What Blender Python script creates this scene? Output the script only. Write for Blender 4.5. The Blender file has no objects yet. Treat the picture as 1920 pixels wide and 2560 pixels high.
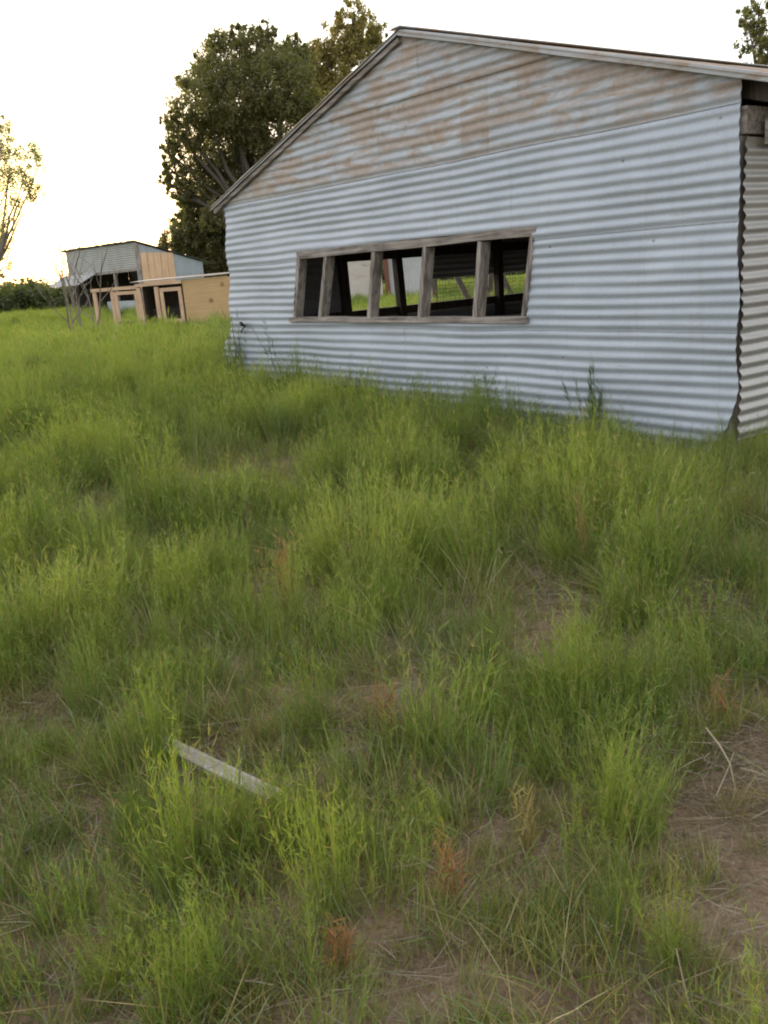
import bpy, bmesh, math, random
import numpy as np
from mathutils import Vector, Matrix, noise as mnoise

# ------------------------------------------------------------------ camera
scene = bpy.context.scene
EYE = Vector((0, 0, 1.55))
FPX = 2400.0
ROLL = math.atan(.0724)
PITCH = math.atan(609 / FPX)
R_ = Vector((1, 0, 0)); U_ = Vector((0, math.sin(PITCH), math.cos(PITCH))); F_ = Vector((0, math.cos(PITCH), -math.sin(PITCH)))
cx = R_ * math.cos(ROLL) - U_ * math.sin(ROLL)
cy = R_ * math.sin(ROLL) + U_ * math.cos(ROLL)
cam_d = bpy.data.cameras.new('camera'); cam = bpy.data.objects.new('camera', cam_d)
scene.collection.objects.link(cam)
M = Matrix((cx, cy, -F_)).transposed().to_4x4(); M.translation = EYE
cam.matrix_world = M
cam_d.sensor_fit = 'VERTICAL'; cam_d.sensor_height = 36; cam_d.sensor_width = 27
cam_d.lens = 36 * FPX / 2560
cam_d.clip_start = .05; cam_d.clip_end = 3000
scene.camera = cam

# ------------------------------------------------------------------ world, sun, exposure
SUN_EL, SUN_AZ = math.radians(7), math.radians(-24)     # azimuth from +Y towards +X
w = bpy.data.worlds.new('World'); scene.world = w; w.use_nodes = True
nt = w.node_tree; nt.nodes.clear()
sky = nt.nodes.new('ShaderNodeTexSky'); sky.sky_type = 'NISHITA'; sky.sun_disc = False
sky.sun_elevation = SUN_EL; sky.sun_rotation = SUN_AZ
sky.air_density = 1.3; sky.dust_density = 2.0; sky.ozone_density = 1.5
mixw = nt.nodes.new('ShaderNodeMix'); mixw.data_type = 'RGBA'; mixw.inputs[0].default_value = .68
mixw.inputs[7].default_value = (4.85, 4.9, 5.0, 1)      # thin high cloud veiling the sky
bgw = nt.nodes.new('ShaderNodeBackground'); bgw.inputs[1].default_value = .15
ow = nt.nodes.new('ShaderNodeOutputWorld')
nt.links.new(sky.outputs[0], mixw.inputs[6]); nt.links.new(mixw.outputs[2], bgw.inputs[0]); nt.links.new(bgw.outputs[0], ow.inputs[0])
sd = bpy.data.lights.new('sun', 'SUN'); sd.energy = 2.0; sd.angle = math.radians(6); sd.color = (1, .80, .55)
sun = bpy.data.objects.new('sun', sd); scene.collection.objects.link(sun)
sdir = Vector((math.sin(SUN_AZ) * math.cos(SUN_EL), math.cos(SUN_AZ) * math.cos(SUN_EL), math.sin(SUN_EL)))
sun.rotation_euler = sdir.to_track_quat('Z', 'Y').to_euler()
scene.view_settings.view_transform = 'Standard'; scene.view_settings.look = 'None'
scene.view_settings.exposure = 1.45; scene.view_settings.gamma = 1
scene.render.engine = 'CYCLES'
scene.cycles.max_bounces = 6; scene.cycles.diffuse_bounces = 3; scene.cycles.glossy_bounces = 2; scene.cycles.transmission_bounces = 4
scene.cycles.pixel_filter_type = 'BLACKMAN_HARRIS'; scene.cycles.filter_width = 2.0

# ------------------------------------------------------------------ helpers
rnd = random.Random(7)
rng = np.random.default_rng(11)
def ray(px, py):
    a = (px - 960); b = (py - 1280)
    v = cx * a - cy * b + F_ * FPX
    return v
def at(px, py, Y):
    v = ray(px, py); return EYE + v * (Y / v.y)

def nodes_of(name):
    m = bpy.data.materials.new(name); m.use_nodes = True
    t = m.node_tree; t.nodes.clear()
    return m, t
class N:
    def __init__(s, t): s.t = t
    def __call__(s, kind, _in=None, **kw):
        n = s.t.nodes.new(kind)
        for k, v in kw.items(): setattr(n, k, v)
        for k, v in (_in or {}).items():
            if isinstance(v, bpy.types.NodeSocket): s.t.links.new(v, n.inputs[k])
            else: n.inputs[k].default_value = v
        return n
    def math(s, op, a, b=0.0, c=None, clamp=False):
        d = {0: a, 1: b}
        if c is not None: d[2] = c
        return s('ShaderNodeMath', d, operation=op, use_clamp=clamp).outputs[0]
    def mix(s, f, a, b, mode='MIX'):
        n = s('ShaderNodeMix', {0: f, 6: a, 7: b}, data_type='RGBA', blend_type=mode); return n.outputs[2]
    def ramp(s, f, stops):
        n = s('ShaderNodeValToRGB', {0: f}); cr = n.color_ramp
        while len(cr.elements) < len(stops): cr.elements.new(.5)
        for e_, (p, c) in zip(cr.elements, stops):
            e_.position = p; e_.color = c if len(c) == 4 else (*c, 1)
        return n.outputs[0]
    def noise(s, vec, scale, detail=4, rough=.55, dist=0.):
        return s('ShaderNodeTexNoise', {'Vector': vec, 'Scale': scale, 'Detail': detail, 'Roughness': rough, 'Distortion': dist}).outputs['Fac']
    def scale(s, vec, v):
        return s('ShaderNodeMapping', {0: vec, 3: v}).outputs[0]
    def out(s, sh):
        s('ShaderNodeOutputMaterial', {0: sh})
def c4(c): return (*c, 1)

def mat_metal(name, base=(.40, .44, .50), dark=(.27, .30, .34), rust=0.0, metallic=.45, rough=.5, warm=0.0, zr=(2.33, .5)):
    m, t = nodes_of(name); n = N(t)
    co = n('ShaderNodeTexCoord').outputs['Object']
    a = n.noise(co, 1.3, 5, .6); fine = n.noise(co, 90, 3, .7); mid = n.noise(n.scale(co, (3, 3, 18)), 1.0, 4, .65)
    col = n.mix(n.ramp(a, [(.3, (0, 0, 0)), (.7, (1, 1, 1))]), c4(dark), c4(base))
    col = n.mix(n.math('MULTIPLY', n.ramp(mid, [(.45, (0, 0, 0)), (.75, (1, 1, 1))]), .45), col, c4(tuple(x * .62 for x in base)))
    col = n.mix(n.math('MULTIPLY', n.ramp(fine, [(.35, (0, 0, 0)), (.7, (1, 1, 1))]), .35), col, c4(tuple(min(1, x * 1.3) for x in base)))
    # bare streaks running down the sheet
    strk = n.noise(n.scale(co, (22, 22, 1.2)), 1.0, 3, .6)
    col = n.mix(n.math('MULTIPLY', n.ramp(strk, [(.55, (0, 0, 0)), (.8, (1, 1, 1))]), .5), col, c4((.33, .31, .29)))
    seam = n.noise(n.scale(co, (.9, .9, 38)), 1.0, 4, .7)
    col = n.mix(n.math('MULTIPLY', n.ramp(seam, [(.62, (0, 0, 0)), (.74, (1, 1, 1))]), .6), col, c4((.22, .16, .12)))
    vo = n('ShaderNodeTexVoronoi', {'Vector': n.scale(co, (2.6, 2.6, 3.2)), 'Scale': 1.0}).outputs['Distance']
    col = n.mix(n.math('MULTIPLY', n.ramp(vo, [(.022, (1, 1, 1)), (.04, (0, 0, 0))]), .7), col, c4((.12, .09, .07)))
    orr = n('ShaderNodeObjectInfo').outputs['Random']
    col = n.mix(n.math('MULTIPLY', orr, .30), col, c4(tuple(x * .70 for x in base)))
    rg = rough
    met = metallic
    if rust > 0:
        sep = n('ShaderNodeSeparateXYZ', {0: co})
        sx = n.math('SNAP', sep.outputs[0], .31); sx2 = n.math('SNAP', sep.outputs[0], .13)
        sz = n.math('SNAP', n.math('SUBTRACT', sep.outputs[2], n.math('MULTIPLY', sx2, .0)), .0755)
        v = n('ShaderNodeCombineXYZ', {0: sx, 2: sz}).outputs[0]
        blk = n.noise(v, 1.7, 3, .6)
        soft = n.noise(n.scale(co, (1.0, 1, 4.5)), 1.5, 6, .7, .5)
        k = n.math('ADD', n.math('MULTIPLY', blk, .28), n.math('MULTIPLY', soft, .72))
        msk = n.ramp(k, [(.57 - .09 * rust, (0, 0, 0)), (.66 - .09 * rust, (1, 1, 1))])
        up = n.ramp(n.math('DIVIDE', n.math('SUBTRACT', sep.outputs[2], zr[0] - .25), zr[1], clamp=True), [(.3, (0, 0, 0)), (.7, (1, 1, 1))])
        msk = n.math('MULTIPLY', msk, up)
        tex = n.ramp(n.noise(co, 14, 5, .7), [(.3, (.45, .45, .45)), (.7, (1, 1, 1))])
        msk = n.math('MULTIPLY', msk, n.math('MULTIPLY', tex, .85))
        rc = n.mix(n.noise(v, 5.0, 2), c4((.17, .09, .04)), c4((.33, .21, .11)))
        col = n.mix(msk, col, rc)
        met = n.math('MULTIPLY', n.math('SUBTRACT', 1.0, msk), metallic)
    if warm: col = n.mix(warm, col, c4((.55, .46, .36)), 'MIX')
    bmp = n('ShaderNodeBump', {'Strength': .12, 'Distance': .01, 'Height': fine})
    b = n('ShaderNodeBsdfPrincipled', {'Base Color': col, 'Roughness': rg, 'Metallic': met, 'Normal': bmp.outputs[0]})
    n.out(b.outputs[0]); return m

def mat_wood(name, light, dark, axis=2, knots=False, rough=.85, scale=1.0):
    m, t = nodes_of(name); n = N(t)
    co = n('ShaderNodeTexCoord').outputs['Object']
    s = [30 * scale] * 3; s[axis] = 1.6 * scale
    g = n.noise(n.scale(co, tuple(s)), 1, 5, .65, .6)
    g2 = n.noise(co, 3.1 * scale, 4, .6)
    f = n.math('ADD', n.math('MULTIPLY', g, .7), n.math('MULTIPLY', g2, .3))
    col = n.mix(n.ramp(f, [(.36, (0, 0, 0)), (.62, (1, 1, 1))]), c4(dark), c4(light))
    if knots:
        v = n('ShaderNodeTexVoronoi', {'Vector': co, 'Scale': 1.7}).outputs['Distance']
        k = n.ramp(v, [(.06, (1, 1, 1)), (.17, (0, 0, 0))])
        col = n.mix(n.math('MULTIPLY', k, .8), col, c4((.16, .075, .03)))
    bmp = n('ShaderNodeBump', {'Strength': .3, 'Distance': .01, 'Height': g})
    b = n('ShaderNodeBsdfPrincipled', {'Base Color': col, 'Roughness': rough, 'Normal': bmp.outputs[0], 'Specular IOR Level': .2})
    n.out(b.outputs[0]); return m

def mat_leaf(name, stops, trans=.35, nscale=1.5, attr=True, gloss=.06, dry=0.):
    """foliage: colour picked per plant (attribute 'tint' of the instance) and by a soft noise."""
    m, t = nodes_of(name); n = N(t)
    geo = n('ShaderNodeNewGeometry')
    if attr: ti = n('ShaderNodeAttribute', attribute_type='INSTANCER', attribute_name='tint').outputs['Fac']
    else: ti = n.noise(n('ShaderNodeTexCoord').outputs['Object'], nscale, 3, .6)
    ri = geo.outputs['Random Per Island']
    f = n.math('ADD', n.math('MULTIPLY', ti, .72), n.math('MULTIPLY', ri, .28))
    col = n.ramp(f, [(p, c) for p, c in stops])
    if dry: col = n.mix(n.math('GREATER_THAN', n('ShaderNodeTexWhiteNoise', {1: ri}, noise_dimensions='1D').outputs['Value'], 1 - dry), col, c4((.34, .245, .10)))
    d = n('ShaderNodeBsdfDiffuse', {0: col}).outputs[0]
    tr = n('ShaderNodeBsdfTranslucent', {0: n.mix(.5, col, c4((.21, .27, .015)), 'MIX')}).outputs[0]
    s = n('ShaderNodeMixShader', {0: trans, 1: d, 2: tr}).outputs[0]
    if gloss:
        g = n('ShaderNodeBsdfGlossy', {0: (1, 1, 1, 1), 1: .45}).outputs[0]
        s = n('ShaderNodeMixShader', {0: gloss, 1: s, 2: g}).outputs[0]
    n.out(s); return m

def mat_bark(name, a=(.05, .04, .03), b_=(.10, .08, .065)):
    m, t = nodes_of(name); n = N(t)
    co = n('ShaderNodeTexCoord').outputs['Object']
    f = n.noise(n.scale(co, (8, 8, 2)), 1.5, 5, .7)
    col = n.mix(f, c4(a), c4(b_))
    b = n('ShaderNodeBsdfPrincipled', {'Base Color': col, 'Roughness': .95, 'Normal': n('ShaderNodeBump', {'Strength': .6, 'Distance': .03, 'Height': f}).outputs[0]})
    n.out(b.outputs[0]); return m

def mesh_obj(name, V, F, mat=None, parent=None, smooth=False):
    me = bpy.data.meshes.new(name)
    V = np.asarray(V, np.float32).reshape(-1, 3)
    if isinstance(F, np.ndarray):
        k = F.shape[1]; nf = F.shape[0]
        me.vertices.add(len(V)); me.vertices.foreach_set('co', V.ravel())
        me.loops.add(nf * k); me.loops.foreach_set('vertex_index', F.astype(np.int32).ravel())
        me.polygons.add(nf); me.polygons.foreach_set('loop_start', np.arange(0, nf * k, k, dtype=np.int32))
        me.update(calc_edges=True)
    else:
        me.from_pydata([tuple(map(float, v)) for v in V], [], F)
    if smooth: me.polygons.foreach_set('use_smooth', [True] * len(me.polygons))
    if mat: me.materials.append(mat)
    o = bpy.data.objects.new(name, me); scene.collection.objects.link(o)
    if parent: o.parent = parent
    return o
def bm_obj(name, bm, mat, parent=None, smooth=False):
    me = bpy.data.meshes.new(name); bm.to_mesh(me); bm.free()
    if smooth: me.polygons.foreach_set('use_smooth', [True] * len(me.polygons))
    me.materials.append(mat)
    o = bpy.data.objects.new(name, me); scene.collection.objects.link(o)
    if parent: o.parent = parent
    return o
def tag(o, label=None, cat=None, group=None, kind=None):
    if label: o['label'] = label
    if cat: o['category'] = cat
    if group: o['group'] = group
    if kind: o['kind'] = kind
    return o
def thing(name, label, cat, loc=(0, 0, 0), rz=0., group=None):
    o = bpy.data.objects.new(name, None); scene.collection.objects.link(o)
    o.location = loc; o.rotation_euler = (0, 0, rz); o.empty_display_size = .2
    return tag(o, label, cat, group)

class MB:
    """collects boards and tubes into one mesh"""
    def __init__(s): s.bm = bmesh.new()
    def board(s, a, b, wx, wy, up=None, jit=0., bev=.004):
        """a squared timber from a to b; wx along the side axis, wy along the other"""
        a = Vector(a); b = Vector(b); d = (b - a); L = d.length; d.normalize()
        up = Vector(up) if up else (Vector((0, 0, 1)) if abs(d.z) < .9 else Vector((0, 1, 0)))
        sx = d.cross(up).normalized(); sy = sx.cross(d).normalized()
        n = max(2, int(L / .35) + 1); rings = []
        for i in range(n):
            p = a + d * (L * i / (n - 1))
            p = p + sx * rnd.uniform(-jit, jit) + sy * rnd.uniform(-jit, jit)
            hx = wx / 2; hy = wy / 2; bv = min(bev, hx * .4, hy * .4)
            pts = [(-hx + bv, -hy), (hx - bv, -hy), (hx, -hy + bv), (hx, hy - bv), (hx - bv, hy), (-hx + bv, hy), (-hx, hy - bv), (-hx, -hy + bv)]
            rings.append([s.bm.verts.new(p + sx * x + sy * y) for x, y in pts])
        for r0, r1 in zip(rings, rings[1:]):
            for k in range(8): s.bm.faces.new((r0[k], r0[(k + 1) % 8], r1[(k + 1) % 8], r1[k]))
        s.bm.faces.new(rings[0][::-1]); s.bm.faces.new(rings[-1])
        return s
    def tube(s, pts, rads, k=6):
        pts = [Vector(p) for p in pts]; rings = []
        for i, p in enumerate(pts):
            d = (pts[min(i + 1, len(pts) - 1)] - pts[max(i - 1, 0)]).normalized()
            ax = d.cross(Vector((.31, .77, .55))).normalized(); ay = d.cross(ax)
            rings.append([s.bm.verts.new(p + (ax * math.cos(t) + ay * math.sin(t)) * rads[i]) for t in [2 * math.pi * j / k for j in range(k)]])
        for r0, r1 in zip(rings, rings[1:]):
            for j in range(k): s.bm.faces.new((r0[j], r0[(j + 1) % k], r1[(j + 1) % k], r1[j]))
        s.bm.faces.new(rings[0][::-1]); s.bm.faces.new(rings[-1])
        return s
    def build(s, name, mat, parent=None, smooth=False):
        bmesh.ops.recalc_face_normals(s.bm, faces=s.bm.faces)
        return bm_obj(name, s.bm, mat, parent, smooth)

# ------------------------------------------------------------------ materials
M_galv = mat_metal('galvanised_sheet', (.41, .44, .50), (.31, .34, .39), metallic=.3, rough=.55)
M_galv_top = mat_metal('galvanised_sheet_rusted', (.38, .405, .445), (.29, .305, .335), rust=1.42, metallic=.3, rough=.55)
M_galv_side = mat_metal('galvanised_sheet_side', (.40, .395, .385), (.29, .28, .27), warm=.05)
M_roof = mat_metal('roof_sheet', (.33, .28, .25), (.24, .16, .12), rust=2.4, zr=(0, 1), metallic=.15, rough=.7)
M_trim = mat_metal('trim_sheet', (.40, .41, .43), (.22, .21, .20), rust=.9, zr=(0, 1))
M_oldwood = mat_wood('weathered_wood', (.38, .335, .30), (.09, .07, .06))
M_oldwood_x = mat_wood('weathered_wood_rail', (.37, .325, .295), (.10, .08, .07), axis=0)
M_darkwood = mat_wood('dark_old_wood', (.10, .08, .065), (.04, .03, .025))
M_newwood = mat_wood('fresh_pine', (.60, .42, .29), (.42, .26, .17))
M_newwood_x = mat_wood('fresh_pine_rail', (.60, .42, .29), (.44, .28, .18), axis=0)
M_pinkboard = mat_wood('new_boards', (.66, .44, .29), (.50, .31, .19))
M_ply = mat_wood('plywood', (.50, .335, .18), (.42, .27, .14), axis=0, knots=True, scale=.6)
M_red = mat_wood('red_post_paint', (.20, .08, .055), (.10, .045, .035))
M_bark = mat_bark('bark')
M_twig = mat_bark('twig_bark', (.14, .11, .095), (.26, .22, .19))
M_wire = mat_metal('wire', (.5, .5, .5), (.35, .35, .35))
def mat_plain(name, c, r=.8):
    m, t = nodes_of(name); n = N(t); co = n('ShaderNodeTexCoord').outputs['Object']
    col = n.mix(n.noise(co, 6, 4, .6), c4(tuple(x * .7 for x in c)), c4(c))
    n.out(n('ShaderNodeBsdfPrincipled', {'Base Color': col, 'Roughness': r}).outputs[0]); return m
M_black = mat_plain('rubber_black', (.02, .02, .02), 1.0)
M_white = mat_plain('white_plastic', (.75, .75, .75), .5)

# ------------------------------------------------------------------ ground
SC = Vector((2.315, 6.147, 0)); DU = Vector((-.5873, .8094, 0)); EW = Vector((.8094, .5873, 0))
SHED_RZ = math.atan2(-.8094, .5873)
SHED_L, SHED_D = 6.72, 8.0
def S(u, w_, z=0.): return SC + DU * u + EW * w_ + Vector((0, 0, z))
def uw(x, y):
    dx = x - SC.x; dy = y - SC.y
    return dx * DU.x + dy * DU.y, dx * EW.x + dy * EW.y
def smooth(a, b, x):
    t = np.clip((x - a) / (b - a), 0, 1); return t * t * (3 - 2 * t)
# smooth random field from sines, fast on arrays
_ph = rng.uniform(0, 6.28, (3, 14)); _dr = rng.uniform(0, 6.28, (3, 14))
def field(x, y, s, k=0):
    v = 0; tot = 0
    for i in range(14):
        fr = (1 + i * .35) / s; a = 1 / (1 + i * .25)
        v = v + a * np.sin((x * math.cos(_dr[k, i]) + y * math.sin(_dr[k, i])) * fr * 2 + _ph[k, i]); tot += a * a
    return v / math.sqrt(tot / 2) * .5            # about -1..1
def gz(x, y):
    x = np.asarray(x, float); y = np.asarray(y, float)
    base = .18 * smooth(2.5, 7.5, y)
    r = np.hypot(x, y)
    return base + (.025 * field(x, y, 1.1, 1) + .012 * field(x, y, .3, 2)) * np.clip(r / 3, .3, 1) + .10 * field(x, y, 14, 0) * smooth(14, 40, r)
# bare patches: x, y, rx, ry (metres), strength
GAPS = [(-.85, 6.65, .75, .7, 1), (-1.7, 6.0, .35, .5, .95), (-.51, 4.25, .28, .45, .95), (-.05, 3.15, .18, .3, 1), (.66, 3.9, .22, .65, 1),
        (.93, 3.5, .16, .18, .8), (1.40, 3.85, .22, .25, .95), (-1.05, 2.75, .10, .3, .55), (.12, 2.1, .16, .2, .8), (-.1, 1.75, .2, .16, .6),
        (1.08, 2.2, .36, .8, 1.15), (.95, 1.75, .40, .4, 1.2), (1.25, 2.9, .3, .35, .9), (-.75, 1.95, .12, .1, .5), (-.58, 2.76, .4, .12, .7),
        (-.62, 2.95, .35, .14, .7), (-.4, 2.62, .25, .16, .8), (.33, 2.75, .08, .14, .7), (-.78, 1.7, .12, .08, .5), (.45, 2.45, .1, .2, .7), (-.3, 2.25, .1, .1, .4), (-1.35, 3.3, .2, .3, .6), (-.15, 5.3, .3, .25, .5), (.55, 5.3, .3, .3, .6)]
def gapf(x, y):
    g = np.zeros_like(np.asarray(x, float))
    wob = .38 * field(x, y, .16, 2) + .12
    for gx, gy, rx, ry, s in GAPS:
        q = np.sqrt(((x - gx) / rx) ** 2 + ((y - gy) / ry) ** 2) + wob
        g = np.maximum(g, s * (1. if gx > .6 else .92) * (1 - smooth(.5, 1.3, q)))
    return g

m, t = nodes_of('soil_and_thatch'); n = N(t)
co = n('ShaderNodeTexCoord').outputs['Object']
a = n.noise(co, 2.3, 6, .65); b = n.noise(co, 38, 5, .7); st = n.noise(n.scale(co, (30, 9, 9)), 3.0, 4, .7, 1.2)
soil = n.mix(n.ramp(a, [(.35, (0, 0, 0)), (.65, (1, 1, 1))]), c4((.15, .10, .062)), c4((.27, .19, .125)))
soil = n.mix(n.math('MULTIPLY', n.ramp(st, [(.5, (0, 0, 0)), (.7, (1, 1, 1))]), .6), soil, c4((.40, .30, .20)))
soil = n.mix(n.math('MULTIPLY', n.ramp(b, [(.3, (1, 1, 1)), (.5, (0, 0, 0))]), .6), soil, c4((.05, .036, .025)))
far = n('ShaderNodeVectorMath', {0: co}, operation='LENGTH').outputs['Value']
ff = n.ramp(n.math('DIVIDE', far, 40.0, clamp=True), [(.25, (0, 0, 0)), (.9, (1, 1, 1))])
soil = n.mix(ff, soil, n.mix(n.noise(co, .3, 4), c4((.07, .11, .02)), c4((.13, .17, .035))))
bp = n('ShaderNodeBump', {'Strength': .9, 'Distance': .03, 'Height': b})
n.out(n('ShaderNodeBsdfPrincipled', {'Base Color': soil, 'Roughness': 1.0, 'Specular IOR Level': .1, 'Normal': bp.outputs[0]}).outputs[0])
M_soil = m
def axis_samples(lo, hi, near_lo, near_hi, step):
    mid = np.arange(near_lo, near_hi + step, step)
    l = [near_lo]; s = step
    while l[-1] > lo: s *= 1.25; l.append(l[-1] - s)
    r = [near_hi + step]; s = step
    while r[-1] < hi: s *= 1.25; r.append(r[-1] + s)
    return np.array(l[1:][::-1] + list(mid) + r[1:])
gx = axis_samples(-1500, 1500, -4, 4, .07); gy = axis_samples(-300, 2500, -1, 9, .07)
X, Y = np.meshgrid(gx, gy); Z = gz(X, Y)
nx, ny = len(gx), len(gy); idx = np.arange(nx * ny).reshape(ny, nx)
F = np.stack([idx[:-1, :-1], idx[:-1, 1:], idx[1:, 1:], idx[1:, :-1]], -1).reshape(-1, 4)
ground = mesh_obj('ground', np.stack([X, Y, Z], -1), F, M_soil, smooth=True); tag(ground, kind='structure', label='dry brown soil and thatch under the weeds')

# ------------------------------------------------------------------ corrugated sheets
PITCH_C = .0755
def corr(name, P, mat, parent, amp=.0048, along='x', ulim=None, z0=0, z1=1, x0=0, x1=1, off=0., edge0=None, edge1=None, dent=.006, seed=0, cut=None, phase=0., thick=True, step=.16, sub=8, pitch=PITCH_C, warp=.006):
    """sheet in the x-z plane of P(x, y, z) -> Vector with ridges running along x; edge0/edge1 give the two ends as functions of z"""
    bm = bmesh.new()
    nz = max(2, int(round((z1 - z0) / pitch * sub)) + 1); nx_ = max(2, int(abs(x1 - x0) / step) + 1)
    vs = []
    wz_ = warp
    for j in range(nz):
        z = z0 + (z1 - z0) * j / (nz - 1)
        xa = edge0(z) if edge0 else x0; xb = edge1(z) if edge1 else x1
        row = []
        for i in range(nx_):
            x = xa + (xb - xa) * i / (nx_ - 1)
            q = mnoise.noise(Vector((x * .9 + seed * 7.3, z * 2.3, seed))) ; q2 = mnoise.noise(Vector((x * 3.1, z * 5 + seed * 3, seed + 9.)))
            y = off + amp * (1 + .3 * q2) * math.sin(2 * math.pi * (z + .004 * q2) / pitch + phase) + dent * q * 2 + dent * .6 * q2
            row.append(bm.verts.new(P(x, y, z + wz_ * q)))
        vs.append(row)
    for j in range(nz - 1):
        for i in range(nx_ - 1):
            bm.faces.new((vs[j][i], vs[j][i + 1], vs[j + 1][i + 1], vs[j + 1][i]))
    if cut: cut(bm)
    o = bm_obj(name, bm, mat, parent, True)
    if thick:
        s = o.modifiers.new('gauge', 'SOLIDIFY'); s.thickness = .0016; s.offset = 0
        es = o.modifiers.new('crisp_edge', 'EDGE_SPLIT'); es.split_angle = math.radians(55)
    return o
def bisect_del(bm, co_, no, ):
    g = bm.verts[:] + bm.edges[:] + bm.faces[:]
    bmesh.ops.bisect_plane(bm, geom=g, plane_co=co_, plane_no=no, clear_outer=True)

# ------------------------------------------------------------------ the shed (local x = -u, y = w inwards, z up)
shed = thing('corrugated_shed', 'large corrugated metal shed with gable end, open window band and rust patches', 'shed', SC, SHED_RZ)
APX_U, APX_Z = 3.15, 3.40
EAVE_Z = 2.495
SL = (APX_Z - EAVE_Z) / APX_U                      # roof slope on the near side
SLL = (APX_Z - 2.33) / (6.74 - APX_U)
def rz_at(u): return APX_Z - (SL * (APX_U - u) if u < APX_U else SLL * (u - APX_U))
def PF(x, y, z): return Vector((x, y, z))           # front plane: y negative is towards the viewer
def edgeR(z):
    b = .0
    if z < .66: b = .12 * ((.66 - z) / .42) ** 1.3
    return .012 - b - .012 * math.sin(z * 9)
def edgeL(z):
    return -(6.56 + .24 * min(1, max(0, (2.4 - z) / 2.0)) + .02 * math.sin(z * 11) + (.16 * smooth(1.02, .72, z) + .05 * smooth(1.1, .9, z) if z < 1.1 else 0))
def cut_gable(bm):
    for u0, z0_, sgn in ((APX_U, APX_Z - .004, 1), (APX_U, APX_Z - .004, -1)):
        s = SL if sgn > 0 else SLL
        nrm = Vector((s * sgn, 0, 1))               # x = -u
        bisect_del(bm, Vector((-u0, 0, z0_)), nrm)
# window opening: corners (u, z)
WTL, WBL, WTR, WBR = (5.10, 1.775), (5.31, 1.06), (1.735, 1.775), (1.85, 1.05)
def cut_window(bm):
    g = lambda: bm.verts[:] + bm.edges[:] + bm.faces[:]
    def line(p, q):
        a = Vector((-p[0], 0, p[1])); b_ = Vector((-q[0], 0, q[1])); d = (b_ - a)
        return a, Vector((d.z, 0, -d.x)).normalized()
    cen = Vector((-3.4, 0, 1.4)); planes = []
    for p, q in ((WTL, WTR), (WBL, WBR), (WTL, WBL), (WTR, WBR)):
        c_, no = line(p, q)
        if (cen - c_).dot(no) > 0: no = -no
        planes.append((c_, no)); bmesh.ops.bisect_plane(bm, geom=g(), plane_co=c_, plane_no=no)
    dl = [f for f in bm.faces if all((f.calc_center_median() - c_).dot(no) < 0 for c_, no in planes)]
    bmesh.ops.delete(bm, geom=dl, context='FACES')
rows = [(.22, 1.035, 0), (.995, 1.715, 1), (1.675, 2.395, 2), (2.35, 2.95, 3), (2.91, 3.55, 4)]
for z0, z1, k in rows:
    cuts = []
    def cutf(bm, k=k):
        if k >= 2: cut_gable(bm)
        if k in (0, 1, 2): cut_window(bm)
    # two or three lengths of sheet per row, lapped
    joints = {0: [0, 3.45, 6.9], 1: [0, 6.9], 2: [0, 6.9], 3: [0, 3.62, 6.9], 4: [0, 3.0, 6.9]}[k]
    for q, (ua, ub) in enumerate(zip(joints, joints[1:])):
        e0 = (lambda z, ub=ub: edgeL(z)) if ub == 6.9 else (lambda z, ub=ub: -ub - .03)
        e1 = (lambda z: edgeR(z)) if ua == 0 else (lambda z, ua=ua: -ua + .03)
        dn = .012
        corr('wall_sheet', PF, M_galv_top if k >= 3 else M_galv, shed, off=-.006 - .0075 * (k) - .0018 * q, z0=z0, z1=z1, x0=-ub, x1=-ua,
             edge0=e0, edge1=e1, dent=dn, warp=.016, seed=0, cut=cutf)
# loose lower sheet below the window: a little lower and in front, with ragged foot (hidden by the weeds)
# timber frame of the shed: posts, plates, rafters
mb = MB()
def Lp(u, w_, z): return Vector((-u, w_, z))
post = MB(); post.board(Lp(.075, .075, .1), Lp(.075, .075, 2.3), .10, .10, up=(0, 1, 0), jit=.004); post.build('corner_post', M_oldwood, shed)
post = MB(); post.board(Lp(6.55, .09, .1), Lp(6.30, .09, 2.3), .09, .09, up=(0, 1, 0)); post.build('corner_post', M_oldwood, shed)
# side wall (right): plane x ~ +.03, ridges along w
def PSide(x, y, z): return Vector((.02 - y, x, z))
for k, (z0, z1) in enumerate([(.30, 1.0), (.96, 1.66), (1.62, 2.16)]):
    corr('side_sheet', PSide, M_galv_side, shed, off=-.004 - .004 * k, z0=z0, z1=z1, x0=.01, x1=SHED_D, edge0=lambda z: .012 + .006 * math.sin(z * 13), dent=.006, seed=31 + k, phase=1.0, amp=.0095)
mb = MB(); mb.board(Vector((-.02, .02, 2.26)), Vector((-.02, SHED_D, 2.26)), .10, .16, up=(0, 0, 1), jit=.003); mb.build('wall_plate', M_oldwood_x, shed)
mb = MB(); mb.board(Vector((.10, .13, 2.19)), Vector((.10, 1.55, 2.20)), .045, .15, up=(0, 0, 1), jit=.004); mb.build('plate_end_block', M_oldwood_x, shed)
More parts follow.
